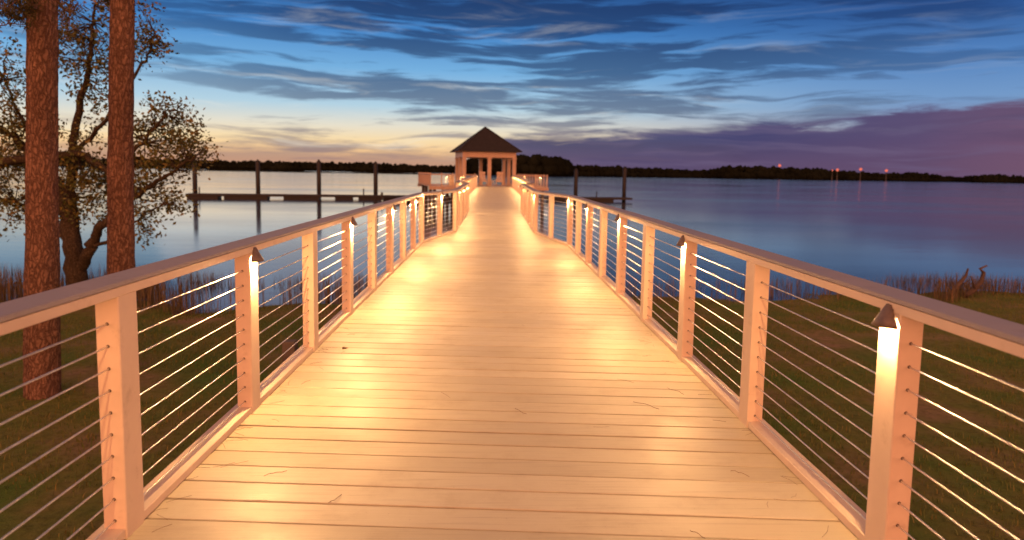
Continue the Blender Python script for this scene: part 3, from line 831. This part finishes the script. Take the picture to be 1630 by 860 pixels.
def gr():
    y_ = 2+18.0*random.random()**.8; x_ = random.uniform(1.75, 17)
    if y_ > shore(x_)-.3: return None
    if noise.noise(Vector((x_*.5, y_*.5, 9))) < -.2 + .3*random.random() - .15: return None
    return x_, y_
blades('grass', M['grass'], 90000, gl, .025, .085, .006, 'short dark grass on the bank left of the boardwalk', 'grass', 41, .5)
blades('grass', M['grass'], 110000, gr, .025, .09, .006, 'short brownish grass on the bank right of the boardwalk', 'grass', 42, .5)
def rl():
    x_ = random.uniform(-16, -1.3); y_ = shore(x_)+random.uniform(-1.2, 4.2)
    if ((x_+6.6)/2.2)**2+((y_-18.0)/1.3)**2 < 1 and random.random() < .96: return None
    if noise.noise(Vector((x_*.9, y_*.7, 5))) < -.05 + .35*random.random()-.2: return None
    return x_, y_
def rr_():
    x_ = random.uniform(1.3, 20); y_ = shore(x_)+random.uniform(-1.6, 2.6)
    if x_ < 11.5 and random.random() < .72: return None
    if noise.noise(Vector((x_*.8, y_*.7, 15))) < -.1 + .4*random.random()-.2: return None
    return x_, y_
blades('reeds', M['reed'], 11000, rl, .35, .95, .010, 'thin brown reeds at the water edge left of the boardwalk', 'reeds', 43, .25)
blades('reeds', M['reed'], 7500, rr_, .2, .65, .009, 'thin brown reeds at the water edge right of the boardwalk', 'reeds', 44, .3)

# driftwood limbs on the right bank, stake on the left bank, twigs on the deck
random.seed(51)
dw = MB(); Yd = 19.0
for P in ([(1500,478),(1518,462),(1528,450),(1537,440),(1541,428)], [(1536,470),(1552,460),(1562,448),(1566,434),(1560,428),(1571,423)], [(1552,460),(1548,446),(1545,440)], [(1528,450),(1535,452),(1543,446)]):
    pp = [at(a, b, Yd+random.uniform(-.1,.1)) for a, b in P]; n = len(pp)
    dw.tube(pp, [.09-.065*i/(n-1) for i in range(n)] if len(P) > 3 else [.035,.025,.012], 8)
o = dw.build('driftwood', M['dead'], None, True); tag(o, 'bare crooked dead branch standing on the right bank', 'driftwood')
w = at(462, 562, 9.6); mb = MB(); mb.box((-.09,-.09,-.5),(.09,.09,.75), None, .01)
o = mb.build('wooden_stake', M['timber'], None, False, (w.x, w.y, ground_z(w.x, w.y))); tag(o, 'short square wooden stake in the bank behind the left railing', 'stake')
def deck_pt(px, py):
    d = CM @ Vector((px-815.0, -(py-379.0), -F)); return EYE + d*((.003-EYE.z)/d.z)
TW = [((420,758),(457,749),'thin curved twig on the deck boards towards the left railing'), ((523,800),(541,790),'forked twig lying on the deck near the bottom left'), ((1008,640),(1050,652),'long straight twig on the deck in front of the right railing'), ((1062,618),(1090,628),'short twig on the deck close to the right railing posts'), ((818,650),(838,660),'tiny twig in the middle of the deck'), ((480,612),(494,606),'small twig at the foot of the left railing'), ((1098,846),(1122,856),'dark twig on the deck at the bottom right'), ((1166,750),(1190,757),'bent twig on the deck by the lower right railing')]
for a, b, lab in TW:
    A_, B_ = deck_pt(*a), deck_pt(*b); mb = MB(); C_ = (A_+B_)/2
    pts = [A_.lerp(B_, f)-C_+Vector((random.gauss(0,.004), random.gauss(0,.006), .001+.004*math.sin(3.1*f))) for f in (0,.2,.4,.6,.8,1)]
    mb.tube(pts, .0013, 5); tag(mb.build('twig', M['twig'], None, True, C_), lab, 'twig', 'twigs dropped on the deck')
w = deck_pt(548, 555); mb = MB()
for i in range(3):
    mb.tube([(0,0,.002),(.012*math.cos(i*2),.02*math.sin(i*2),.006),(.03*math.cos(i*2+.4),.03*math.sin(i*2+.4),.002)], [.005,.007,.002], 5)
tag(mb.build('dry_leaf', M['twig'], None, True, w), 'dark crumpled leaf on the deck near the left railing', 'leaf')

random.seed(61); mb = MB()
for i in range(90):
    y_ = 1.9+6.5*random.random()**1.3; sx = random.choice((-1, 1)); e = abs(random.gauss(0, .12)) if random.random() < .88 else random.uniform(0, 2.6)
    c_ = Vector((sx*(1.49-min(e, 2.9)), y_, .0035)); a = random.uniform(0, 6.28); l = random.uniform(.025, .07); bnd = random.uniform(-.012, .012)
    d_ = Vector((math.cos(a), math.sin(a), 0)); n_ = Vector((-d_.y, d_.x, 0))
    mb.tube([c_-d_*l, c_+n_*bnd+Vector((0,0,.002)), c_+d_*l], .0008, 4)
tag(mb.build('pine_needles', M['twig']), 'fallen brown pine needles scattered along the deck edges', 'pine needles', kind='stuff')

# ------------------------------------------------------------------ render settings
vs = sc.view_settings; vs.view_transform = 'Standard'; vs.look = 'None'; vs.gamma = 1; vs.exposure = 0; vs.use_curve_mapping = False
sc.render.engine = 'CYCLES'
sc.cycles.use_denoising = True
sc.cycles.max_bounces = 6; sc.cycles.diffuse_bounces = 3; sc.cycles.glossy_bounces = 3
sc.cycles.sample_clamp_indirect = 4.0
sc.cycles.caustics_reflective = False; sc.cycles.caustics_refractive = False
